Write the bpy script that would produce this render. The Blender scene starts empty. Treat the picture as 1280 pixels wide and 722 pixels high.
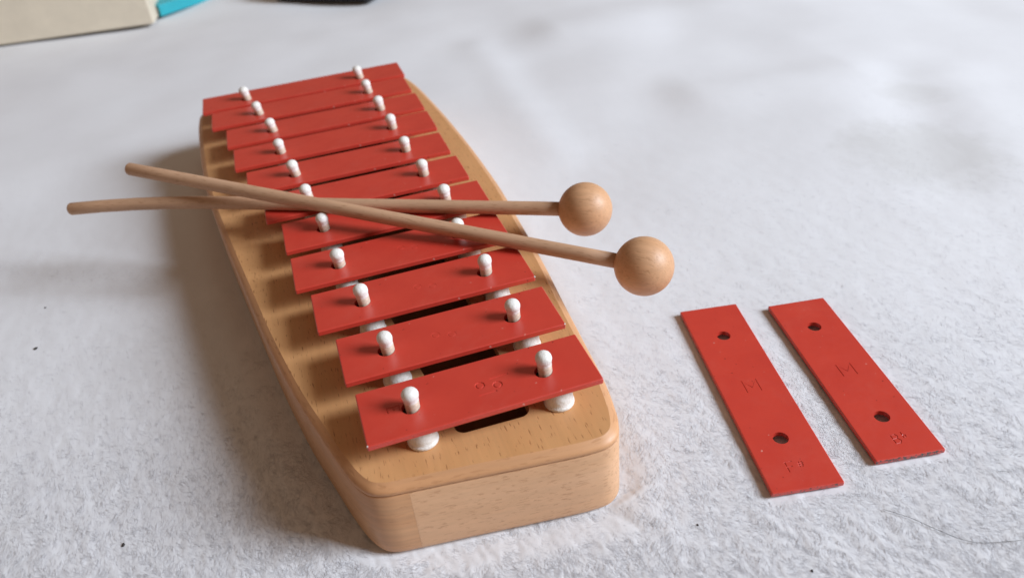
import bpy, bmesh, math, random
import numpy as np
from mathutils import Vector, Matrix

random.seed(7)
rng = np.random.default_rng(11)
MM = 0.001

# ------------------------------------------------------------------ camera
FPX, PITCH, ROLL, CAMH = 978.89, math.radians(35.661), math.radians(5.8234), 216.28
sc = bpy.context.scene
col = sc.collection

def cam_axes():
    c, s = math.cos(PITCH), math.sin(PITCH)
    right, fwd, down = Vector((1, 0, 0)), Vector((0, c, -s)), Vector((0, -s, -c))
    cr, sr = math.cos(ROLL), math.sin(ROLL)
    return cr * right + sr * down, -sr * right + cr * down, fwd

RIGHT, DOWN, FWD = cam_axes()
cam_data = bpy.data.cameras.new('camera')
cam_data.sensor_width = 36.0
cam_data.lens = 36.0 * FPX / 1280.0
cam_data.clip_start = 0.01
cam_data.clip_end = 50.0
cam_data.dof.use_dof = True
cam_data.dof.focus_distance = 0.285
cam_data.dof.aperture_fstop = 11.5
cam = bpy.data.objects.new('camera', cam_data)
col.objects.link(cam)
up, back = -DOWN, -FWD
cam.matrix_world = Matrix(((RIGHT.x, up.x, back.x, 0), (RIGHT.y, up.y, back.y, 0),
                           (RIGHT.z, up.z, back.z, CAMH * MM), (0, 0, 0, 1)))
sc.camera = cam

# ------------------------------------------------------------------ world and lamps (a room with one window to the right)
world = bpy.data.worlds.new('World')
sc.world = world
world.use_nodes = True
wb = world.node_tree.nodes['Background']
wb.inputs['Color'].default_value = (0.325, 0.225, 0.155, 1)
wb.inputs['Strength'].default_value = 0.66

LAZ, LEL, LDIST = math.radians(-13), math.radians(32), 3.0
win = bpy.data.lights.new('window_light', 'AREA')
win.shape = 'RECTANGLE'
win.size, win.size_y = 1.10, 1.22
win.energy = 147
win.color = (0.80, 0.89, 1.0)
wo = bpy.data.objects.new('window_light', win)
col.objects.link(wo)
ldir = Vector((math.cos(LEL) * math.cos(LAZ), math.cos(LEL) * math.sin(LAZ), math.sin(LEL)))
wo.location = Vector((0.0, 0.35, 0.0)) + ldir * LDIST
wo.rotation_euler = (-ldir).to_track_quat('-Z', 'Y').to_euler()

sc.view_settings.view_transform = 'Standard'
sc.view_settings.look = 'None'
sc.view_settings.exposure = 0.0
sc.view_settings.gamma = 1.0
sc.view_settings.use_curve_mapping = False
sc.cycles.use_denoising = True
sc.cycles.max_bounces = 8

# ------------------------------------------------------------------ helpers
def tag(o, label=None, cat=None, group=None, kind=None):
    if label: o['label'] = label
    if cat: o['category'] = cat
    if group: o['group'] = group
    if kind: o['kind'] = kind
    return o

def link(name, mesh, mat=None, parent=None, smooth=False):
    o = bpy.data.objects.new(name, mesh)
    col.objects.link(o)
    if mat and not mesh.materials: mesh.materials.append(mat)
    if parent: o.parent = parent
    if smooth:
        mesh.polygons.foreach_set('use_smooth', [True] * len(mesh.polygons))
    return o

def empty(name, loc, rz=0):
    o = bpy.data.objects.new(name, None)
    o.empty_display_size = 0.02
    col.objects.link(o)
    o.location = loc
    o.rotation_euler = (0, 0, rz)
    return o

def ray(px, py, z):
    """point (mm) where the line of sight of photo pixel px,py meets height z"""
    d = RIGHT * ((px - 640) / FPX) + DOWN * ((py - 361) / FPX) + FWD
    t = (z - CAMH) / d.z
    return Vector((d.x * t, d.y * t, z))

def pydata(name, verts, faces):
    me = bpy.data.meshes.new(name)
    me.from_pydata([tuple(v) for v in verts], [], faces)
    me.update()
    return me

def lathe(name, prof, seg=24, z0=0.0):
    """closed surface of revolution; prof = [(r,z)] in mm, bottom to top"""
    vs, fs = [], []
    n = len(prof)
    for r, z in prof:
        for k in range(seg):
            a = 2 * math.pi * k / seg
            vs.append((r * math.cos(a) * MM, r * math.sin(a) * MM, (z + z0) * MM))
    for i in range(n - 1):
        for k in range(seg):
            k2 = (k + 1) % seg
            fs.append((i * seg + k, i * seg + k2, (i + 1) * seg + k2, (i + 1) * seg + k))
    fs.append(tuple(range(seg - 1, -1, -1)))
    fs.append(tuple((n - 1) * seg + k for k in range(seg)))
    return pydata(name, vs, fs)

def tube_bm(bm, pts, rads, seg=16, caps=True):
    """tube along points (metres); rads per point"""
    pts = [Vector(p) for p in pts]
    rings = []
    for i, p in enumerate(pts):
        t = (pts[min(i + 1, len(pts) - 1)] - pts[max(i - 1, 0)]).normalized()
        ref = Vector((0, 0, 1)) if abs(t.z) < 0.9 else Vector((1, 0, 0))
        x = t.cross(ref).normalized(); y = t.cross(x).normalized()
        rings.append([bm.verts.new(p + (x * math.cos(2 * math.pi * k / seg) + y * math.sin(2 * math.pi * k / seg)) * rads[i]) for k in range(seg)])
    for a, b in zip(rings, rings[1:]):
        for k in range(seg):
            bm.faces.new((a[k], a[(k + 1) % seg], b[(k + 1) % seg], b[k]))
    if caps:
        bm.faces.new(rings[0][::-1]); bm.faces.new(rings[-1])
    bmesh.ops.recalc_face_normals(bm, faces=bm.faces)

def bm_mesh(name, bm):
    me = bpy.data.meshes.new(name)
    bm.to_mesh(me); bm.free()
    return me

def boolean_cut(mesh, cutter_mesh, name):
    a = bpy.data.objects.new('tmp_a', mesh); b = bpy.data.objects.new('tmp_b', cutter_mesh)
    col.objects.link(a); col.objects.link(b)
    m = a.modifiers.new('cut', 'BOOLEAN'); m.operation = 'DIFFERENCE'; m.object = b; m.solver = 'EXACT'
    m.use_self = True
    bpy.context.view_layer.update()
    dg = bpy.context.evaluated_depsgraph_get()
    out = bpy.data.meshes.new_from_object(a.evaluated_get(dg))
    out.name = name
    bpy.data.objects.remove(a); bpy.data.objects.remove(b)
    return out

# ------------------------------------------------------------------ materials
class NT:
    def __init__(self, name):
        self.m = bpy.data.materials.new(name)
        self.m.use_nodes = True
        self.t = self.m.node_tree
        self.b = self.t.nodes['Principled BSDF']
    def n(self, typ, **kw):
        x = self.t.nodes.new(typ)
        for k, v in kw.items():
            if k in x.inputs.keys(): x.inputs[k].default_value = v
            else: setattr(x, k, v)
        return x
    def l(self, a, b): self.t.links.new(a, b)
    def coords(self, scale, src='Object'):
        tc = self.n('ShaderNodeTexCoord'); mp = self.n('ShaderNodeMapping')
        mp.inputs['Scale'].default_value = scale
        self.l(tc.outputs[src], mp.inputs['Vector'])
        return mp.outputs['Vector']
    def noise(self, vec, scale=1.0, detail=3.0, rough=0.5, dist=0.0):
        x = self.n('ShaderNodeTexNoise')
        x.inputs['Scale'].default_value = scale; x.inputs['Detail'].default_value = detail
        x.inputs['Roughness'].default_value = rough; x.inputs['Distortion'].default_value = dist
        self.l(vec, x.inputs['Vector'])
        return x.outputs['Fac']
    def ramp(self, fac, stops, interp='LINEAR'):
        x = self.n('ShaderNodeValToRGB'); cr = x.color_ramp; cr.interpolation = interp
        while len(cr.elements) < len(stops): cr.elements.new(0.5)
        for e, (p, c) in zip(cr.elements, stops):
            e.position = p; e.color = (c, c, c, 1) if isinstance(c, (int, float)) else (*c, 1)
        self.l(fac, x.inputs['Fac'])
        return x.outputs['Color']
    def mix(self, fac, a, b, blend='MIX'):
        x = self.n('ShaderNodeMix'); x.data_type = 'RGBA'; x.blend_type = blend
        for sock, v in ((x.inputs[0], fac), (x.inputs[6], a), (x.inputs[7], b)):
            if hasattr(v, 'is_output') or isinstance(v, bpy.types.NodeSocket): self.l(v, sock)
            elif isinstance(v, (int, float)): sock.default_value = v if sock.type == 'VALUE' else (v, v, v, 1)
            else: sock.default_value = (*v, 1)
        return x.outputs[2]
    def bump(self, h, strength=0.2, dist=0.0005):
        x = self.n('ShaderNodeBump'); x.inputs['Strength'].default_value = strength
        x.inputs['Distance'].default_value = dist
        self.l(h, x.inputs['Height']); self.l(x.outputs['Normal'], self.b.inputs['Normal'])
    def set(self, **kw):
        for k, v in kw.items():
            k = k.replace('_', ' ')
            s = self.b.inputs[k]
            if isinstance(v, bpy.types.NodeSocket): self.l(v, s)
            elif isinstance(v, tuple): s.default_value = (*v, 1)
            else: s.default_value = v

def wood(name, c1, c2, pore, axis, pore_amt=0.8, rough=0.42, coat=0.12, seed=0.0, pore_lo=0.66, streak_amt=0.30):
    """beech: slow colour drift, fine streaks, short dark pore flecks along the grain axis"""
    w = NT(name)
    def vec(across, along):
        s = [1000.0 / across] * 3
        for ax in (axis if isinstance(axis, tuple) else (axis,)): s[ax] = 1000.0 / along
        v = w.coords(tuple(s))
        if seed:
            ad = w.n('ShaderNodeVectorMath'); ad.operation = 'ADD'
            ad.inputs[1].default_value = (seed, seed * 1.7, seed * 0.6)
            w.l(v, ad.inputs[0]); v = ad.outputs[0]
        return v
    drift = w.noise(vec(16, 120), 1, 3, 0.55, 0.4)
    streak = w.noise(vec(1.6, 45), 1, 4, 0.6, 0.2)
    base = w.mix(w.ramp(drift, [(0.3, 0.0), (0.7, 1.0)]), c1, c2)
    base = w.mix(w.ramp(streak, [(0.35, 0.0), (0.75, streak_amt)]), base, tuple(x * 0.62 for x in c1))
    fleck = w.noise(vec(0.55, 4.6), 1, 1.2, 0.4)
    fk = w.ramp(fleck, [(pore_lo, 0.0), (pore_lo + 0.07, 1.0)])
    fm = w.n('ShaderNodeMath'); fm.operation = 'MULTIPLY'; fm.inputs[1].default_value = pore_amt
    w.l(fk, fm.inputs[0])
    colr = w.mix(fm.outputs[0], base, pore)
    w.set(Base_Color=colr, Roughness=rough, Coat_Weight=coat, Coat_Roughness=0.3)
    inv = w.n('ShaderNodeMath'); inv.operation = 'SUBTRACT'; inv.inputs[0].default_value = 1.0
    w.l(fk, inv.inputs[1])
    w.bump(inv.outputs[0], 0.25, 0.0002)
    return w.m

BEECH1, BEECH2, PORE = (0.68, 0.362, 0.155), (0.62, 0.312, 0.124), (0.28, 0.11, 0.038)
m_top = wood('beech_top', BEECH1, BEECH2, PORE, 1, 0.8, 0.48, 0.06, 0.0, 0.655)
m_side = wood('beech_side', (0.66, 0.36, 0.185), (0.58, 0.29, 0.135), (0.34, 0.14, 0.055), (0, 1), 0.25, 0.48, 0.06, 3.1, 0.64, 0.55)
m_rim = wood('beech_rim', (0.70, 0.38, 0.19), (0.61, 0.30, 0.135), (0.40, 0.18, 0.075), (0, 1), 0.35, 0.5, 0.05, 2.2, 0.60, 0.5)
m_front = wood('beech_front', (0.74, 0.44, 0.255), (0.66, 0.375, 0.20), (0.42, 0.20, 0.095), 0, 0.45, 0.48, 0.06, 7.7, 0.60, 0.30)
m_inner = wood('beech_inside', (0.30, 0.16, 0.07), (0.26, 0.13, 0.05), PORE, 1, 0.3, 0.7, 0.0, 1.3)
m_stick = wood('beech_dowel', (0.62, 0.38, 0.235), (0.53, 0.305, 0.175), (0.30, 0.14, 0.06), 0, 0.45, 0.6, 0.0, 5.0, 0.62, 0.5)
m_ball = wood('beech_ball', (0.69, 0.395, 0.215), (0.61, 0.325, 0.165), (0.42, 0.21, 0.095), 0, 0.4, 0.50, 0.05, 9.0, 0.60, 0.4)

def red_paint(name, worn=False, seed=0.0):
    w = NT(name)
    v = w.coords((1000, 1000, 1000))
    ad = w.n('ShaderNodeVectorMath'); ad.operation = 'ADD'; ad.inputs[1].default_value = (seed * 13, seed * 7, 0)
    w.l(v, ad.inputs[0]); v = ad.outputs[0]
    cl = w.noise(v, 0.06, 3, 0.6)
    base = w.mix(w.ramp(cl, [(0.3, 0.0), (0.7, 1.0)]), (0.60, 0.050, 0.030), (0.55, 0.040, 0.025))
    sp = w.noise(v, 0.55, 2, 0.5)
    base = w.mix(w.ramp(sp, [(0.735, 0.0), (0.75, 0.9)]), base, (0.16, 0.012, 0.01))
    ad2 = w.n('ShaderNodeVectorMath'); ad2.operation = 'ADD'; ad2.inputs[1].default_value = (91.0, 37.0, 5.0)
    w.l(v, ad2.inputs[0])
    base = w.mix(w.ramp(w.noise(ad2.outputs[0], 0.62, 2, 0.5), [(0.745, 0.0), (0.76, 0.6)]), base, (0.74, 0.36, 0.30))
    dust = w.noise(ad2.outputs[0], 0.035, 5, 0.7, 0.5)
    base = w.mix(w.ramp(dust, [(0.5, 0.0), (0.8, 0.22)]), base, (0.62, 0.16, 0.12))
    if worn:
        # paint rubbed off along the near end edge
        tc = w.n('ShaderNodeTexCoord'); sx = w.n('ShaderNodeSeparateXYZ'); w.l(tc.outputs['Object'], sx.inputs[0])
        gm = w.n('ShaderNodeTexCoord'); gx = w.n('ShaderNodeSeparateXYZ')
        w.l(gm.outputs['Generated'], gx.inputs[0])
        ch = w.noise(v, 0.9, 3, 0.65)
        mad = w.n('ShaderNodeMath'); mad.operation = 'MULTIPLY_ADD'
        w.l(gx.outputs['X'], mad.inputs[0]); mad.inputs[1].default_value = -55.0; w.l(ch, mad.inputs[2])
        wm = w.ramp(mad.outputs[0], [(worn, 0.0), (worn + 0.07, 1.0)])
        base = w.mix(wm, base, (0.055, 0.040, 0.035))
    w.set(Base_Color=base)
    r = w.noise(v, 0.25, 4, 0.6)
    rr = w.n('ShaderNodeMapRange'); rr.inputs['To Min'].default_value = 0.22; rr.inputs['To Max'].default_value = 0.48
    w.l(r, rr.inputs['Value']); w.l(rr.outputs[0], w.b.inputs['Roughness'])
    w.bump(w.noise(v, 0.5, 4, 0.55), 0.06, 0.0002)
    w.set(Specular_IOR_Level=0.9)
    return w.m

m_red = red_paint('red_enamel')
m_red_worn = red_paint('red_enamel_worn', 0.47, 3.0)

def plain(name, colr, rough=0.5, var=0.06, scale=0.3, **kw):
    w = NT(name)
    nz = w.noise(w.coords((1000, 1000, 1000)), scale, 3, 0.6)
    w.set(Base_Color=w.mix(w.ramp(nz, [(0.3, 0.0), (0.7, 1.0)]), colr, tuple(c * (1 - 2 * var) for c in colr)), Roughness=rough, **kw)
    return w.m

def rubber():
    w = NT('white_rubber')
    nz = w.noise(w.coords((1000, 1000, 1000)), 0.9, 3, 0.6)
    w.set(Base_Color=w.mix(w.ramp(nz, [(0.35, 0.0), (0.75, 1.0)]), (0.87, 0.86, 0.83), (0.72, 0.68, 0.60)), Roughness=0.62)
    w.bump(nz, 0.45, 0.0005)
    return w.m
m_rubber = rubber()
m_stem = plain('cream_sleeve', (0.78, 0.66, 0.52), 0.55, 0.16, 0.8)
m_hole_shade = plain('hole_shade', (0.035, 0.022, 0.018), 0.95, 0.1, 1.0)  # near-black colour stands in for the shade inside the peg holes
m_chip = plain('bare_metal', (0.72, 0.70, 0.66), 0.35, 0.1, 1.0)

def fleece(name, fibre):
    w = NT(name)
    v = w.coords((1000, 1000, 1000))
    big = w.noise(v, 0.012, 4, 0.6)
    fine = w.noise(v, 0.45, 4, 0.65)
    base = w.mix(w.ramp(big, [(0.3, 0.0), (0.75, 1.0)]), (0.745, 0.745, 0.762), (0.69, 0.688, 0.702))
    base = w.mix(w.ramp(fine, [(0.58, 0.0), (0.80, 0.12)]), base, (0.60, 0.59, 0.59))
    w.set(Base_Color=base, Roughness=1.0, Specular_IOR_Level=0.1, Sheen_Weight=0.15, Sheen_Roughness=0.6)
    # two soiled, flattened patches
    tc = w.n('ShaderNodeTexCoord')
    for (px, py, rad, amt) in ((1140, 118, 0.016, 0.30), (1150, 195, 0.034, 0.40)):
        c = ray(px, py, 0)
        ds = w.n('ShaderNodeVectorMath'); ds.operation = 'DISTANCE'; ds.inputs[1].default_value = (c.x * MM, c.y * MM, 0)
        w.l(tc.outputs['Object'], ds.inputs[0])
        ma = w.n('ShaderNodeMath'); ma.operation = 'MULTIPLY_ADD'; w.l(w.noise(v, 0.06, 4, 0.65), ma.inputs[0])
        ma.inputs[1].default_value = -rad * 1.6; w.l(ds.outputs['Value'], ma.inputs[2])
        base = w.mix(w.ramp(ma.outputs[0], [(0.0, amt), (rad * 0.7, 0.0)]), base, (0.52, 0.51, 0.49))
    w.set(Base_Color=base)
    if fibre:
        tr = w.n('ShaderNodeBsdfTranslucent'); df = w.n('ShaderNodeBsdfDiffuse'); mx = w.n('ShaderNodeMixShader')
        w.l(base, tr.inputs['Color']); w.l(base, df.inputs['Color']); mx.inputs[0].default_value = 0.62
        w.l(df.outputs[0], mx.inputs[1]); w.l(tr.outputs[0], mx.inputs[2])
        w.l(mx.outputs[0], w.t.nodes['Material Output'].inputs['Surface'])
    else:
        w.bump(fine, 0.15, 0.0004)
    return w.m
m_fleece = fleece('white_fleece', False)
m_fibre = fleece('white_fleece_fibre', True)

# ------------------------------------------------------------------ blanket
def hash2(ix, iy, s):
    h = (ix.astype(np.int64) * 374761393 + iy.astype(np.int64) * 668265263 + s * 974634777) & 0x7fffffff
    h = ((h ^ (h >> 13)) * 1274126177) & 0x7fffffff
    h = h ^ (h >> 16)
    return (h & 0xffff) / 65535.0 * 2 * np.pi

def gnoise(x, y, s=0):
    ix, iy = np.floor(x), np.floor(y)
    fx, fy = x - ix, y - iy
    def g(dx, dy):
        a = hash2(ix + dx, iy + dy, s)
        return np.cos(a) * (fx - dx) + np.sin(a) * (fy - dy)
    ux = fx * fx * fx * (fx * (fx * 6 - 15) + 10); uy = fy * fy * fy * (fy * (fy * 6 - 15) + 10)
    a = g(0, 0) + ux * (g(1, 0) - g(0, 0)); b = g(0, 1) + ux * (g(1, 1) - g(0, 1))
    return (a + uy * (b - a)) * 1.4

def nap_angle(x, y):
    """direction the pile is brushed, radians, x y in mm"""
    return -1.05 + 0.35 * gnoise(x / 90, y / 90, 31) - 0.45 * np.tanh((x - 20) / 160) * -0.4

def folds(x, y):
    """slow swells, a crease to the left and soft wrinkles far off; mm"""
    h = 3.8 * gnoise(x / 150 + 3.1, y / 150, 1) + 0.9 * gnoise(x / 62, y / 62 + 7.7, 2)
    # keep the ground level where the instrument and the loose bars rest
    ca, sa = math.cos(math.radians(14.53)), math.sin(math.radians(14.53))
    a = x * ca + y * sa; b = -x * sa + y * ca
    d = np.maximum(np.abs(a - 12) - 72, 0) ** 2 + np.maximum(np.abs(b - 340) - 178, 0) ** 2
    d2 = np.maximum(np.abs(x - 106) - 40, 0) ** 2 + np.maximum(np.abs(y - 219) - 58, 0) ** 2
    k = 1 - np.exp(-np.minimum(d, d2) / (2 * 32.0 ** 2))
    h = h * k * (0.7 + 0.6 * np.clip((y - 250) / 500, 0, 1.5))
    def crease(p, q, amp, wid):
        px, py = p; qx, qy = q
        L = math.hypot(qx - px, qy - py); tx, ty = (qx - px) / L, (qy - py) / L
        s = (x - px) * tx + (y - py) * ty; n = -(x - px) * ty + (y - py) * tx
        n = n + 5 * gnoise(s / 50, s * 0 + amp, 5)
        env = np.exp(-np.maximum(np.abs(s - L / 2) - L / 2, 0) ** 2 / (2 * 18.0 ** 2))
        return amp * env * np.exp(-n * n / (2 * wid * wid))
    def P(px, py):
        v = ray(px, py, 0); return (v.x, v.y)
    h = h + crease(P(-60, 318), P(150, 345), 1.5, 8) - crease(P(-60, 338), P(170, 358), 1.2, 7)
    h = h + crease(P(600, 60), P(690, 190), 1.6, 12) * 1.0
    h = h + crease(P(700, 40), P(960, -5), 4.0, 26)
    h = h - crease(P(1120, 95), P(1180, 225), 1.6, 16) + crease(P(1200, 90), P(1260, 200), 1.4, 18)
    h = h + crease(P(880, 120), P(1060, 90), 4.0, 24)
    return h

def pile(x, y, sp):
    """tufts of the brushed pile, fading where the mesh is too coarse to carry them; mm"""
    th = nap_angle(x, y)
    wx = x + 1.2 * gnoise(x / 5, y / 5, 8); wy = y + 1.2 * gnoise(x / 5, y / 5, 9)
    s = wx * np.cos(th) + wy * np.sin(th); n = -wx * np.sin(th) + wy * np.cos(th)
    # rotate about a coarse fixed frame so the pattern stays continuous
    s = wx * math.cos(-1.05) + wy * math.sin(-1.05); n = -wx * math.sin(-1.05) + wy * math.cos(-1.05)
    h = 0
    for wl_s, wl_n, amp, sd in ((11.0, 7.0, 0.20, 11), (5.6, 2.6, 0.21, 12), (4.0, 1.4, 0.13, 13), (2.2, 0.8, 0.05, 14)):
        fade = np.clip(1.6 - 2.6 * sp / wl_n, 0, 1)
        h = h + amp * fade * np.clip(1.3 - y / 480, 0.28, 1) * gnoise(s / wl_s, n / wl_n, sd)
    return h

def bed(x, y):
    """mean height of the fleece: pressed down under and round the wooden body; mm"""
    ca, sa = math.cos(math.radians(14.53)), math.sin(math.radians(14.53))
    a = x * ca + y * sa; b = -x * sa + y * ca
    bb = [160, 166, 170, 181, 199, 221, 260, 285, 335, 382, 455, 520]
    al = np.interp(b, bb, [10, -3, -9, -14.6, -20, -26, -34, -38.3, -46.6, -53.7, -59.6, -56])
    ar = np.interp(b, [158, 162, 174, 206, 262, 334, 403, 453, 520], [64, 72, 76, 79, 83, 86, 84.4, 81, 64])
    fb = 164.6 - 0.115 * (a - 4)
    d = np.maximum(np.maximum(al - a, a - ar), np.maximum(fb - b, b - 521))
    d = np.maximum(d, 0)
    press = 0
    for (cx, cy, ang, hl, hw) in ((87.65, 217.26, 1.6393, 50.5, 12.5), (125.77, 220.77, 1.6579, 45, 12.5)):
        lx = (x - cx) * math.cos(ang) + (y - cy) * math.sin(ang); ly = -(x - cx) * math.sin(ang) + (y - cy) * math.cos(ang)
        e = np.clip(np.minimum(hl - np.abs(lx), hw - np.abs(ly)) / 4.0, 0, 1)
        press = press + 1.6 * e * e * (3 - 2 * e)
    return 1.15 - press - 1.35 * np.exp(-d * d / (2 * 5.5 ** 2)) + 0.35 * np.exp(-(d - 13) ** 2 / (2 * 5.0 ** 2))

def ground_z(x, y, sp):
    return bed(x, y) + folds(x, y) + pile(x, y, sp)

def build_blanket():
    ys = [40.0]
    while ys[-1] < 2400:
        y = ys[-1]
        dep = y * 0.8125 + CAMH * 0.583
        ys.append(y + max(0.45, min(60.0, 1.75 * dep * dep / (783 * CAMH))))
    ys = np.array(ys)
    ncol = 960
    t = np.linspace(-1, 1, ncol)
    Y = np.repeat(ys[:, None], ncol, 1)
    X = t[None, :] * (0.86 * Y + 130) - 0.06 * Y
    sp = np.repeat((np.gradient(ys))[:, None], ncol, 1)
    sp = np.maximum(sp, (0.86 * Y + 130) * 2 / ncol)
    Z = ground_z(X, Y, sp)
    V = np.stack([X, Y, Z], -1).reshape(-1, 3) * MM
    nr = len(ys)
    idx = np.arange(nr * ncol).reshape(nr, ncol)
    F = np.stack([idx[:-1, :-1], idx[:-1, 1:], idx[1:, 1:], idx[1:, :-1]], -1).reshape(-1, 4)
    me = bpy.data.meshes.new('blanket')
    me.vertices.add(len(V)); me.vertices.foreach_set('co', V.astype(np.float32).ravel())
    me.loops.add(F.size); me.loops.foreach_set('vertex_index', F.astype(np.int32).ravel())
    me.polygons.add(len(F)); me.polygons.foreach_set('loop_start', np.arange(0, F.size, 4, dtype=np.int32))
    me.polygons.foreach_set('loop_total', np.full(len(F), 4, dtype=np.int32))
    me.update(calc_edges=True)
    me.polygons.foreach_set('use_smooth', np.ones(len(F), dtype=bool))
    o = link('blanket', me, m_fleece)
    tag(o, 'white fleece blanket spread under everything', kind='structure')
    return o
blanket = build_blanket()

def gz(x, y):
    return float(ground_z(np.array([x]), np.array([y]), np.array([0.8]))[0])

# fuzz: single fibres standing out of the pile in the near part
def build_fuzz(n=460000):
    y = 115 + 400 * rng.random(n) ** 1.5
    x = (rng.random(n) * 2 - 1) * (0.72 * y + 95) - 0.03 * y
    ca, sa = math.cos(math.radians(14.53)), math.sin(math.radians(14.53))
    a = x * ca + y * sa; b = -x * sa + y * ca
    inside = (b > 163) & (b < 518) & (a > np.interp(b, [163, 170, 200, 285, 382, 520], [0, -8, -19, -37, -53, -59])) & (a < np.interp(b, [163, 190, 310, 450, 520], [68, 76, 84, 80, 70]))
    x, y = x[~inside], y[~inside]; n = len(x)
    z0 = bed(x, y) + folds(x, y) + pile(x, y, np.full(n, 0.8)) - 0.12
    th = -1.05 + 1.1 * gnoise(x / 12, y / 12, 41) + 0.7 * gnoise(x / 4, y / 4, 42) + rng.normal(0, 0.35, n)
    grow = 1 + 0.6 * np.clip((y - 200) / 500, 0, 1)
    L = rng.uniform(1.4, 3.8, n); w = rng.uniform(0.03, 0.07, n) * grow
    near = np.clip((505 - y) / 300, 0, 1)
    rise = rng.uniform(0.1, 0.42, n) * (0.25 + 0.75 * near)
    z0 = z0 - (1 - near) * rng.uniform(0, 1.3, n)
    # nothing pokes up through the spare bars
    for (cx, cy, ang, hl, hw) in ((87.65, 217.26, 1.6393, 51.5, 13.2), (125.77, 220.77, 1.6579, 46, 13.2)):
        lx = (x - cx) * math.cos(ang) + (y - cy) * math.sin(ang); ly = -(x - cx) * math.sin(ang) + (y - cy) * math.cos(ang)
        under = (np.abs(lx) < hl) & (np.abs(ly) < hw)
        rise = np.where(under, 0.05, rise); z0 = np.where(under, z0 - 0.2, z0)
    dx, dy = np.cos(th), np.sin(th)
    bend = rng.normal(0, 0.35, n)
    px, py = -dy, dx
    V = []
    for t in (0.0, 0.5, 1.0):
        cx = x + dx * L * t + px * bend * L * t * t; cy = y + dy * L * t + py * bend * L * t * t
        cz = z0 + rise * math.sin(t * 2.3)
        ww = w * (1.0 - 0.6 * t)
        V.append(np.stack([cx + px * ww, cy + py * ww, cz], -1)); V.append(np.stack([cx - px * ww, cy - py * ww, cz], -1))
    V = np.stack(V, 1).reshape(-1, 3) * MM
    base = (np.arange(n) * 6)[:, None]
    F = np.concatenate([base + np.array([[0, 1, 3, 2]]), base + np.array([[2, 3, 5, 4]])], 0)
    me = bpy.data.meshes.new('fleece_fibres')
    me.vertices.add(len(V)); me.vertices.foreach_set('co', V.astype(np.float32).ravel())
    me.loops.add(F.size); me.loops.foreach_set('vertex_index', F.astype(np.int32).ravel())
    me.polygons.add(len(F)); me.polygons.foreach_set('loop_start', np.arange(0, F.size, 4, dtype=np.int32))
    me.polygons.foreach_set('loop_total', np.full(len(F), 4, dtype=np.int32))
    me.update(calc_edges=True)
    o = link('fleece_fibres', me, m_fibre, blanket)
    tag(o, kind='stuff')
build_fuzz()

# ------------------------------------------------------------------ glockenspiel
PHI = math.radians(14.5312)
A0, B0 = 12.0, 335.0
U = Vector((math.cos(PHI), math.sin(PHI), 0)); N = Vector((-math.sin(PHI), math.cos(PHI), 0))
org = U * A0 + N * B0
glock = empty('glockenspiel', org * MM, PHI)
tag(glock, 'wooden glockenspiel with eleven red metal bars on white pegs', 'glockenspiel')
def L(a, b, z): return ((a - A0) * MM, (b - B0) * MM, z * MM)
def Lmm(p):
    """world mm -> instrument a,b"""
    return p.x * U.x + p.y * U.y, p.x * N.x + p.y * N.y

ZT, ZJ = 32.5, 28.6        # top face, joint between top plate and the boards below
OUT = [(3.9, 164.6), (24, 162.2), (48, 159.2), (61, 157.9), (67.5, 158.3), (71.6, 161.0), (74.2, 166.5), (75.8, 173.5), (77.4, 184),
       (79.0, 206), (80.8, 233), (83.0, 262), (85.0, 309), (85.9, 334), (85.6, 367), (84.4, 403), (81.2, 453), (76.2, 498),
       (72.5, 511), (66, 516.5), (56, 518), (5, 520), (-40, 521.5), (-53, 519.5), (-59, 513), (-60.6, 500), (-59.6, 455), (-57.2, 415), (-53.6, 381),
       (-46.6, 335), (-38.3, 285), (-34.0, 259.7), (-25.8, 220.6), (-19.9, 199.2), (-14.6, 181), (-11.0, 172.0), (-7.6, 167.6), (-3.2, 165.6)]
def catmull(P, per=6):
    out = []
    n = len(P)
    for i in range(n):
        p0, p1, p2, p3 = (Vector(P[(i + k - 1) % n]) for k in range(4))
        # centripetal parametrisation keeps the rounded corners free of overshoot
        t01 = max((p1 - p0).length, 1e-6) ** 0.5; t12 = max((p2 - p1).length, 1e-6) ** 0.5; t23 = max((p3 - p2).length, 1e-6) ** 0.5
        m1 = (p2 - p1) + t12 * ((p1 - p0) / t01 - (p2 - p0) / (t01 + t12))
        m2 = (p2 - p1) + t12 * ((p3 - p2) / t23 - (p3 - p1) / (t12 + t23))
        for k in range(per):
            t = k / per
            out.append(p1 * (2 * t**3 - 3 * t * t + 1) + m1 * (t**3 - 2 * t * t + t) + p2 * (-2 * t**3 + 3 * t * t) + m2 * (t**3 - t * t))
    return out
PER = 6
RIM = catmull(OUT, PER)
def normals(P, closed=True):
    res = []
    n = len(P)
    for i in range(n):
        t = P[(i + 1) % n] - P[(i - 1) % n]
        t.normalize()
        res.append(Vector((t.y, -t.x)))   # outward for counter-clockwise outline
    return res
RN = normals(RIM)
def off(i, d): return RIM[i] - RN[i] * d      # d > 0 inwards

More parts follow.
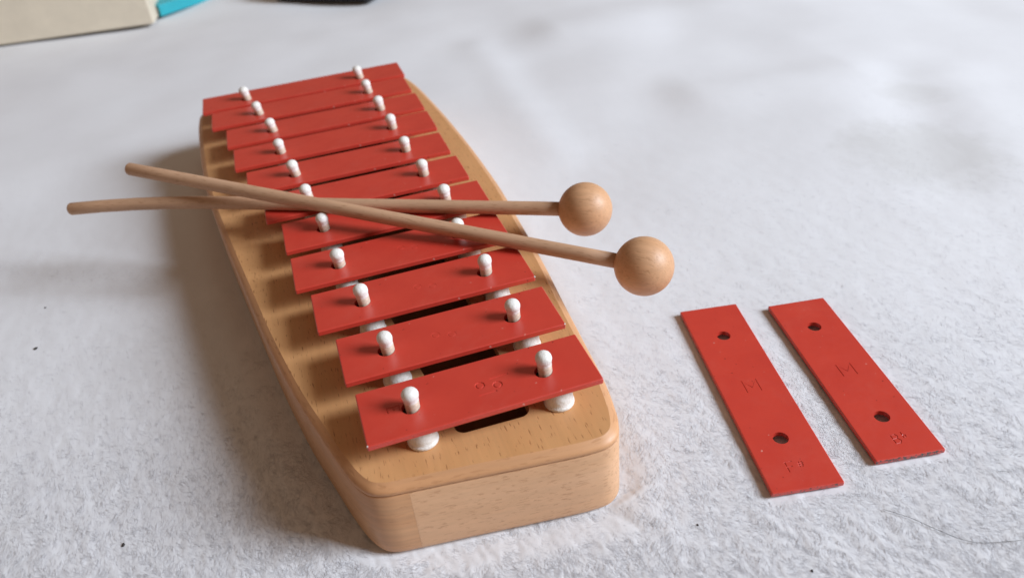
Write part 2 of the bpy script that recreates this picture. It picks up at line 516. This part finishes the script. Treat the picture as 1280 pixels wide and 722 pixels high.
# top plate: rounded edge, then the long sound slot is cut through it
def build_top():
    prof = [(1.4, ZJ + 0.05), (0.50, ZJ + 0.18), (0.12, ZJ + 0.5), (0.0, ZJ + 0.9), (0.0, ZT - 2.3), (0.18, ZT - 1.85), (0.55, ZT - 1.45),
            (1.0, ZT - 1.05), (1.5, ZT - 0.72), (2.1, ZT - 0.40), (2.8, ZT)]
    vs, fs = [], []
    n = len(RIM)
    for d, z in prof:
        for i in range(n):
            p = off(i, d); vs.append(L(p.x, p.y, z))
    for j in range(len(prof) - 1):
        for i in range(n):
            i2 = (i + 1) % n
            fs.append((j * n + i, j * n + i2, (j + 1) * n + i2, (j + 1) * n + i))
    fs.append(tuple(range(n - 1, -1, -1)))
    fs.append(tuple((len(prof) - 1) * n + i for i in range(n)))
    me = pydata('top_plate', vs, fs)
    # slot
    poly = []
    def corner(cx, cy, r, a0):
        for k in range(6):
            a = a0 + math.pi / 2 * k / 5
            poly.append((cx + r * math.cos(a), cy + r * math.sin(a)))
    corner(26.6, 182.2, 3.4, math.pi); corner(45.2, 181.8, 3.4, 1.5 * math.pi)
    corner(34, 494, 4, 0); corner(-12, 494, 4, math.pi / 2)
    m = len(poly)
    cv = [L(x, y, 20) for x, y in poly] + [L(x, y, 40) for x, y in poly]
    cf = [(i, (i + 1) % m, m + (i + 1) % m, m + i) for i in range(m)] + [tuple(range(m - 1, -1, -1)), tuple(range(m, 2 * m))]
    cut = pydata('slot', cv, cf)
    out = boolean_cut(me, cut, 'top_plate')
    o = link('top_plate', out, m_top, glock)
    out.materials.append(m_rim)
    for p in out.polygons: p.material_index = 0 if p.normal.z > 0.999 else 1
    # smooth only the rounded rim
    zs = [v.co.z for v in out.vertices]
    for p in out.polygons:
        p.use_smooth = abs(p.normal.z) < 0.99
    ef = {}
    for p in out.polygons:
        for k in p.edge_keys: ef.setdefault(k, []).append(p.normal.z)
    for e in out.edges:
        nz = ef.get(e.key, [])
        e.use_edge_sharp = len(nz) == 2 and (max(nz) > 0.999) != (min(nz) > 0.999)
    return o
build_top()

def board(name, i0, i1, mat, thick=8.0, gap=0.015):
    """one board of the box wall, following the outline from rim point i0 to i1"""
    n = len(RIM)
    ids = [(i0 + k) % n for k in range(((i1 - i0) % n) + 1)]
    prof = [(thick, 0.2), (2.4, 0.2), (1.2, 0.6), (0.45, 1.4), (0.08, 2.6), (0.0, 3.6), (0.0, ZJ - 0.45), (0.3, ZJ - 0.05), (thick, ZJ)]
    vs, fs = [], []
    m = len(prof)
    for q, i in enumerate(ids):
        for d, z in prof:
            p = off(i, d)
            if q == 0: p = p + (RIM[(i + 1) % n] - RIM[i]).normalized() * gap
            if q == len(ids) - 1: p = p - (RIM[i] - RIM[(i - 1) % n]).normalized() * gap
            vs.append(L(p.x, p.y, z))
    for q in range(len(ids) - 1):
        for j in range(m):
            j2 = (j + 1) % m
            fs.append((q * m + j, (q + 1) * m + j, (q + 1) * m + j2, q * m + j2))
    fs.append(tuple(range(m))); fs.append(tuple((len(ids) - 1) * m + j for j in range(m - 1, -1, -1)))
    me = pydata(name, vs, fs)
    bm = bmesh.new(); bm.from_mesh(me); bmesh.ops.recalc_face_normals(bm, faces=bm.faces); bm.to_mesh(me); bm.free()
    o = link(name, me, mat, glock)
    for p in me.polygons: p.use_smooth = len(p.vertices) == 4 and abs(p.normal.z) < 0.9
    ends = set()
    for p in me.polygons:
        if len(p.vertices) > 4: ends.update(p.edge_keys)
    for e in me.edges: e.use_edge_sharp = e.key in ends
    return o
k_front0, k_front1 = 0, 5 * PER + 3
k_back0, k_back1 = 19 * PER, 23 * PER
board('front_board', k_front0, k_front1, m_front)
board('side_board', k_front1, k_back0, m_side)
board('back_board', k_back0, k_back1, m_front)
board('side_board', k_back1, len(RIM), m_side)
# floor of the sound box
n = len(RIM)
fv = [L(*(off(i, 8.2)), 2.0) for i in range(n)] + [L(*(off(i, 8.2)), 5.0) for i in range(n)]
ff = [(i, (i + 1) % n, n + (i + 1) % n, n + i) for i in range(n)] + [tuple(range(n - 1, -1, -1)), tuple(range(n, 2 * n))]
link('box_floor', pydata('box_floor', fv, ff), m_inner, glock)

# --- tone bars
ZB, TH, BW = 43.5, 2.2, 25.0
BARS = [(186.3, -5.0, 72.4), (217.7, -7.3, 71.4), (249.6, -12.9, 71.2), (280.1, -18.2, 71.3), (311.1, -19.5, 72.2), (341.7, -25.9, 69.9),
        (372.9, -32.6, 68.6), (404.3, -38.1, 69.1), (434.5, -41.3, 68.9), (465.1, -49.2, 67.8), (493.3, -54.5, 69.2)]
PEGL = {1: (11.7, 185.5), 2: (9.5, 216.7), 3: (6.2, 248.7), 4: (1.0, 278.7), 5: (-1.3, 310.9), 7: (-8.6, 371.0), 8: (-13.5, 401.8), 9: (-15.6, 432.8), 10: (-21.6, 462.4), 11: (-27.5, 490.6)}
PEGR = {1: (56.3, 184.8), 2: (55.8, 216.5), 3: (54.6, 248.2), 5: (54.2, 311.8), 6: (50.6, 341.5), 7: (48.0, 372.2), 8: (47.0, 403.4), 9: (45.6, 432.8), 10: (43.4, 462.7), 11: (42.4, 490.6)}

GLYPH = {   # strokes on a unit height box, x to the right, y up
    'E': [[(0.6, 0), (0, 0), (0, 1), (0.6, 1)], [(0, 0.5), (0.5, 0.5)]],
    'M': [[(0, 0), (0, 1), (0.42, 0.35), (0.84, 1), (0.84, 0)]],
    'F': [[(0, 0), (0, 1), (0.55, 1)], [(0, 0.52), (0.42, 0.52)]],
    '#': [[(0.12, 0), (0.2, 0.6)], [(0.36, 0), (0.44, 0.6)], [(0, 0.18), (0.52, 0.22)], [(0.04, 0.4), (0.56, 0.44)]],
    'B': [[(0, 0), (0, 1), (0.4, 0.97), (0.52, 0.78), (0.4, 0.55), (0, 0.52)], [(0.4, 0.55), (0.58, 0.28), (0.42, 0.03), (0, 0)]],
    'b': [[(0, 0.75), (0, 0), (0.24, 0.12), (0.28, 0.3), (0.12, 0.38), (0, 0.3)]],
    'o': [[(0.5 + 0.5 * math.cos(t * math.pi / 6), 0.5 + 0.5 * math.sin(t * math.pi / 6)) for t in range(13)]],
    '-': [[(0, 0), (1, 0)]],
}
def strokes(ch, size, org_xy, rot):
    """polylines in bar-local mm"""
    res = []
    c, s = math.cos(rot), math.sin(rot)
    for pl in GLYPH[ch]:
        res.append([(org_xy[0] + size * (x * c - y * s), org_xy[1] + size * (x * s + y * c)) for x, y in pl])
    return res

def bar_mesh(name, length, width, holes, marks, sub_r=0.30, TH=TH):
    """red metal bar: length along x, centred; top at z=0; stamped marks and holes are cut into it"""
    bm = bmesh.new()
    bmesh.ops.create_cube(bm, size=1.0)
    bmesh.ops.scale(bm, vec=(length * MM, width * MM, TH * MM), verts=bm.verts)
    bmesh.ops.translate(bm, vec=(0, 0, -TH / 2 * MM), verts=bm.verts)
    bmesh.ops.bevel(bm, geom=[e for e in bm.edges if abs((e.verts[0].co - e.verts[1].co).z) > TH * MM * 0.9], offset=0.5 * MM, segments=3, affect='EDGES', profile=0.5)
    bmesh.ops.bevel(bm, geom=[e for e in bm.edges if abs(e.verts[0].co.z - e.verts[1].co.z) < 1e-6], offset=0.4 * MM, segments=3, affect='EDGES', profile=0.5)
    me = bm_mesh(name, bm)
    cb = bmesh.new()
    for hx, hy, r in holes:
        bmesh.ops.create_cone(cb, cap_ends=True, segments=28, radius1=r * MM, radius2=r * MM, depth=10 * MM, matrix=Matrix.Translation((hx * MM, hy * MM, 0)))
    me = boolean_cut(me, bm_mesh('holes', cb), name)
    for pl in marks:
        cb = bmesh.new()
        tube_bm(cb, [(x * MM, y * MM, 0.12 * MM) for x, y in pl], [sub_r * MM] * len(pl), 8)
        me = boolean_cut(me, bm_mesh('stamp', cb), name)
    return me

for k, (yc, xl, xr) in enumerate(BARS, 1):
    ln, ac = xr - xl, (xl + xr) / 2
    pl = PEGL.get(k, (xl + 0.2165 * ln, yc)); pr = PEGR.get(k, (xr - 0.2165 * ln, yc))
    holes = [(p[0] - ac - 0.65, p[1] - yc - 0.1, 3.05) for p in (pl, pr)]
    marks = []
    if k <= 4:
        cx = {1: 37.5, 2: 30.2, 3: 30.5, 4: 30.0}[k] - ac
        marks += strokes('o', 2.8, (cx - 4.6, -1.2), 0) + strokes('o', 2.8, (cx + 0.9, -3.0), 0)
        if k == 1:
            marks += strokes('-', 6.5, (cx + 0.6, 1.9), 0.06) + strokes('-', 6.0, (cx - 4.6, -4.4), 0.04)
    if k == 1:
        marks += strokes('E', 4.0, (3.6 - ac, 1.5), -math.pi / 2)
    me = bar_mesh('tone_bar', ln, BW, holes, marks, 0.40 if k == 1 else 0.22)
    o = link('tone_bar', me, m_red, glock)
    tilt = random.uniform(-0.004, 0.004)
    o.location = L(ac, yc, ZB); o.rotation_euler = (random.uniform(-0.008, 0.008), tilt * 0.3, 0)
    # pegs and rubber supports
    for side, p in ((-1, pl), (1, pr)):
        if k == 1 and side == -1:
            stem_me = lathe('peg', [(2.25, ZT - ZB), (2.3, -3), (2.38, 1.2), (2.45, 2.6), (2.2, 3.2)], 20)
            cap_me = lathe('cap', [(1.7, 2.2), (2.40, 2.4), (2.50, 3.0), (2.48, 3.5), (2.66, 4.1), (2.82, 4.8), (2.84, 5.4), (2.70, 6.1), (2.32, 6.8), (1.66, 7.35), (0.8, 7.66), (0.15, 7.74)], 24)
            dome_me = lathe('support', [(4.8, 0.0), (5.1, 0.3), (5.15, 1.0), (4.95, 1.35), (4.8, 1.5), (4.8, 2.4), (4.65, 4.0), (4.3, 5.6), (3.7, 7.2), (2.9, 8.2), (2.4, 8.75)], 28, ZT)
        s = link('peg', stem_me, m_stem, glock, True)
        s.location = L(p[0], p[1], ZB)
        lean = -0.03 - 0.022 * max(0, k - 3) + random.uniform(-0.04, 0.04)
        s.rotation_euler = (random.uniform(-0.05, 0.05), lean, 0)
        c = link('cap', cap_me, m_rubber, s, True)
        c.scale = (random.uniform(0.95, 1.03), random.uniform(0.95, 1.03), random.uniform(0.95, 1.04))
        c.rotation_euler = (0, 0, random.uniform(0, 6.28))
        if k == 1 and side == -1:
            shade_disc_me = lathe('hole_shade_disc', [(4.3, -TH - 1.0), (4.4, -TH - 0.8), (4.4, -TH - 0.15), (4.2, -TH - 0.03)], 24)
        link('hole_shade_disc', shade_disc_me, m_hole_shade, glock).location = L(p[0] - 0.5, p[1], ZB)  # added disc under the bar, darkens the peg hole; no real part
        d = link('support', dome_me, m_rubber, glock, True)
        d.location = L(p[0] + (0.8 if side < 0 else 2.6), p[1] - 4.6, 0)
        d.rotation_euler = (0, 0, random.uniform(0, 6.28))
    # paint chips on corners, bare metal showing
    chips = {1: [(-1, -1)], 2: [(1, -1)], 3: [(1, -1)]}.get(k, [])
    for sx, sy in chips:
        bm = bmesh.new()
        bmesh.ops.create_icosphere(bm, subdivisions=1, radius=0.32 * MM)
        for v in bm.verts: v.co += Vector((random.uniform(-1, 1), random.uniform(-1, 1), random.uniform(-1, 1))) * 0.12 * MM
        ch = link('paint_chip', bm_mesh('paint_chip', bm), m_chip, o)
        ch.location = (sx * (ln / 2 - 0.25) * MM, sy * (BW / 2 - 0.30) * MM, -0.18 * MM)

# ------------------------------------------------------------------ loose bars
def loose(cx, cy, ang, ln, wid, marks, label, mat, shift):
    holes = [(s * (0.5 - 0.2165) * ln + d, 0, 2.8) for s, d in ((-1, shift[0]), (1, shift[1]))]
    me = bar_mesh('tone_bar', ln, wid, holes, marks, 0.33, 1.8)
    o = link('tone_bar', me, mat)
    o.location = (cx * MM, cy * MM, 3.6 * MM)
    o.rotation_euler = (0, 0, ang)
    tag(o, label, 'metal bar', 'spare bars lying on the blanket')
    return o
RL = -math.pi / 2      # lettering reads across the bar, tops towards the far end
mk1 = strokes('M', 6.6, (-3.3, 2.8), RL) + strokes('F', 4.6, (-43.0, 3.2), RL) + strokes('#', 4.0, (-41.5, -0.6), RL)
loose(87.65, 217.26, 1.6393, 101.1, 25.0, mk1, 'longer loose red bar on the blanket, nearer the glockenspiel', red_paint('red_enamel_spare', 0.55, 1.0), (1.0, 2.2))
mk2 = strokes('M', 6.6, (-3.3, 2.8), RL) + strokes('B', 4.2, (-39.0, 2.0), RL) + strokes('b', 3.6, (-37.0, -2.0), RL)
loose(125.77, 220.77, 1.6579, 89.9, 25.0, mk2, 'shorter loose red bar on the blanket, rightmost, with worn near edge', m_red_worn, (-0.5, 1.8))

# ------------------------------------------------------------------ mallets
def mallet(path, ball, rad, rball, label):
    """path: stick axis (mm) from free end to the ball; ball centre (mm)"""
    ball = Vector(ball); end = Vector(path[0])
    root = empty('mallet', ball * MM)
    d = (end - ball).normalized()
    root.rotation_euler = d.to_track_quat('X', 'Z').to_euler()
    bpy.context.view_layer.update()
    inv = root.matrix_world.inverted()
    tag(root, label, 'mallet', 'mallets crossed on the glockenspiel')
    pts = [inv @ (Vector(p) * MM) for p in path]
    last = inv @ (ball * MM) + Vector((rball * 0.55 * MM, 0, 0))
    pts.append(last)
    # rounded free end
    t0 = (pts[1] - pts[0]).normalized()
    pts = [pts[0], pts[0] + t0 * 0.25 * MM, pts[0] + t0 * 0.8 * MM] + pts[1:]
    rr = [rad * 0.72, rad * 0.92, rad] + [rad * random.uniform(0.99, 1.01) for _ in pts[3:]]
    bm = bmesh.new()
    tube_bm(bm, pts, [r * MM for r in rr], 24)
    st = link('stick', bm_mesh('stick', bm), m_stick, root, True)
    for p in st.data.polygons:
        if len(p.vertices) > 4: p.use_smooth = False
    # turned ball with a small flat where the stick enters
    prof = []
    for k in range(33):
        a = -math.pi / 2 + math.pi * k / 32
        prof.append((max(rball * math.cos(a), 0.05), rball * math.sin(a)))
    prof = [(r, z) for r, z in prof if z < rball * 0.955]
    prof += [(rad * 1.12, rball * 0.962), (rad * 0.9, rball * 0.955)]
    me = lathe('ball_head', prof, 40)
    me.transform(Matrix.Rotation(math.pi / 2, 4, 'Y'))
    link('ball_head', me, m_ball, root, True)
    return root

def interp_path(p, q, n=8):
    return [tuple(Vector(p).lerp(Vector(q), i / n)) for i in range(n)]
b1 = ray(805, 332.5, 43.2); e1 = ray(161, 211, 60.0)
mallet(interp_path(e1, b1, 10), b1, 3.0, 11.55, 'upper mallet lying across the other, its larger-looking ball nearest the loose bars')
b2 = ray(731.5, 261.5, 46.6)
ctl = [ray(88, 261.2, 43.6), ray(128, 257.6, 44.9), ray(170, 255.0, 45.9), ray(210, 253.5, 46.4), ray(250, 253.0, 46.6), ray(320, 254.0, 46.6)]
mallet([tuple(c) for c in ctl] + interp_path(ray(390, 255.3, 46.6), b2, 6), b2, 3.0, 11.5, 'lower mallet with slightly bent stick, trapped under the other mallet')

# ------------------------------------------------------------------ things at the far edge
def rounded_box(name, sx, sy, sz, bev, seg=3):
    bm = bmesh.new(); bmesh.ops.create_cube(bm, size=1.0)
    bmesh.ops.scale(bm, vec=(sx * MM, sy * MM, sz * MM), verts=bm.verts)
    bmesh.ops.translate(bm, vec=(0, 0, sz / 2 * MM), verts=bm.verts)
    bmesh.ops.bevel(bm, geom=bm.edges[:], offset=bev * MM, segments=seg, affect='EDGES', profile=0.5)
    return bm_mesh(name, bm)

m_card = plain('beige_card', (0.74, 0.65, 0.51), 0.75, 0.05, 0.05)
m_teal = plain('turquoise_card', (0.02, 0.38, 0.45), 0.5, 0.05, 0.05)
m_page = plain('paper_edge', (0.70, 0.68, 0.63), 0.8, 0.05, 0.5)
m_black = plain('black_plastic', (0.018, 0.019, 0.023), 0.45, 0.05, 0.1)
# beige box: its near lower right corner and the run of its lower edge
pR, pL_ = ray(193, 30, 1.0), ray(0, 57, 1.0)
dv = (pR - pL_).normalized(); ang = math.atan2(dv.y, dv.x)
bx = empty('box', Vector((pR.x - dv.x * 130 - dv.y * 60, pR.y - dv.y * 130 + dv.x * 60, 1.0)) * MM, ang)
tag(bx, 'plain beige box standing at the top left corner of the blanket', 'box')
bm = bmesh.new(); bmesh.ops.create_cube(bm, size=1.0)
link('carton', rounded_box('carton', 260, 120, 110, 1.2), m_card, bx)
lid = link('lid', rounded_box('lid', 263, 123, 26, 1.0), m_card, bx); lid.location = (0, 0, 90 * MM)
bm.free()
# turquoise book lying behind the box corner
c0 = ray(201, 21, 1.0); c1 = ray(262, 0, 1.0)
dv = (c1 - c0).normalized(); ang = math.atan2(dv.y, dv.x)
bk = empty('book', Vector((c0.x + dv.x * 75 - dv.y * 105, c0.y + dv.y * 75 + dv.x * 105, 1.2)) * MM, ang)
tag(bk, 'turquoise book just right of the beige box', 'book')
link('pages', rounded_box('pages', 146, 206, 8, 0.3, 1), m_page, bk).location = (0, 0, 1.6 * MM)
for zz in (0.0, 9.6):
    link('cover', rounded_box('cover', 150, 210, 1.6, 0.4, 2), m_teal, bk).location = (0, 0, zz * MM)
link('spine', rounded_box('spine', 150, 2.0, 11.2, 0.5, 2), m_teal, bk).location = (0, -105.9 * MM, 0)
# black case beyond the far end
q0, q1 = ray(346, 0, 1.0), ray(460, 0, 1.0); qm = ray(402, 4.5, 1.0)
dv = (q1 - q0).normalized(); ang = math.atan2(dv.y, dv.x)
cs = empty('case', Vector((qm.x - dv.y * 42, qm.y + dv.x * 42, 1.0)) * MM, ang)
tag(cs, 'black case beyond the far end of the glockenspiel', 'case')
link('case_base', rounded_box('case_base', 118, 80, 16, 7, 4), m_black, cs, True)
link('case_lid', rounded_box('case_lid', 117, 79, 16, 7, 4), m_black, cs, True).location = (0, 0, 14.5 * MM)

# ------------------------------------------------------------------ hairs and specks on the blanket
m_hair = plain('dark_hair', (0.035, 0.030, 0.028), 0.5, 0.05, 0.1)
def hair(pix, label, r=0.068):
    P = [ray(px, py, 2.0) for px, py in pix]
    pts = []
    for i in range(len(P) - 1):
        p0, p1, p2, p3 = P[max(i - 1, 0)], P[i], P[i + 1], P[min(i + 2, len(P) - 1)]
        for k in range(8):
            t = k / 8
            v = 0.5 * ((2 * p1) + (p2 - p0) * t + (2 * p0 - 5 * p1 + 4 * p2 - p3) * t * t + (3 * p1 - p0 - 3 * p2 + p3) * t**3)
            pts.append(v)
    pts.append(P[-1])
    for v in pts: v.z = gz(v.x, v.y) + 0.6
    zs = [v.z for v in pts]
    for i, v in enumerate(pts): v.z = max(zs[max(0, i - 4):i + 5])
    bm = bmesh.new(); tube_bm(bm, [v * MM for v in pts], [r * MM] * len(pts), 6)
    o = link('stray_hair', bm_mesh('stray_hair', bm), m_hair, None, True)
    tag(o, label, 'hair')
hair([(1104, 635.5), (1112, 638), (1140, 647), (1172, 661), (1200, 672), (1222, 677), (1250, 676), (1277, 674)], 'long dark hair curving over the blanket below the loose bars')
hair([(1248, 587.5), (1256, 588), (1262, 588.5)], 'short dark hair on the blanket near the right border', 0.05)
def speck(px, py, r, label):
    p = ray(px, py, 1.2)
    bm = bmesh.new(); bmesh.ops.create_icosphere(bm, subdivisions=2, radius=r * MM)
    for v in bm.verts:
        v.co *= random.uniform(0.7, 1.25); v.co.z *= 0.6; v.co.y *= 1.5
    o = link('lint_speck', bm_mesh('lint_speck', bm), m_hair)
    o.location = Vector((p.x, p.y, gz(p.x, p.y) + 0.15)) * MM
    tag(o, label, 'lint', 'dark specks on the blanket')
speck(154, 681, 0.55, 'dark lint speck low on the left of the blanket')
speck(44, 434, 0.75, 'dark lint speck by the left border, below the crease')
speck(872, 656, 0.32, 'tiny dark speck below and left of the loose bars')
speck(1015, 714, 0.35, 'tiny dark speck at the bottom border below the loose bars')
speck(56, 383, 0.45, 'faint dark speck on the left, just below the crease')
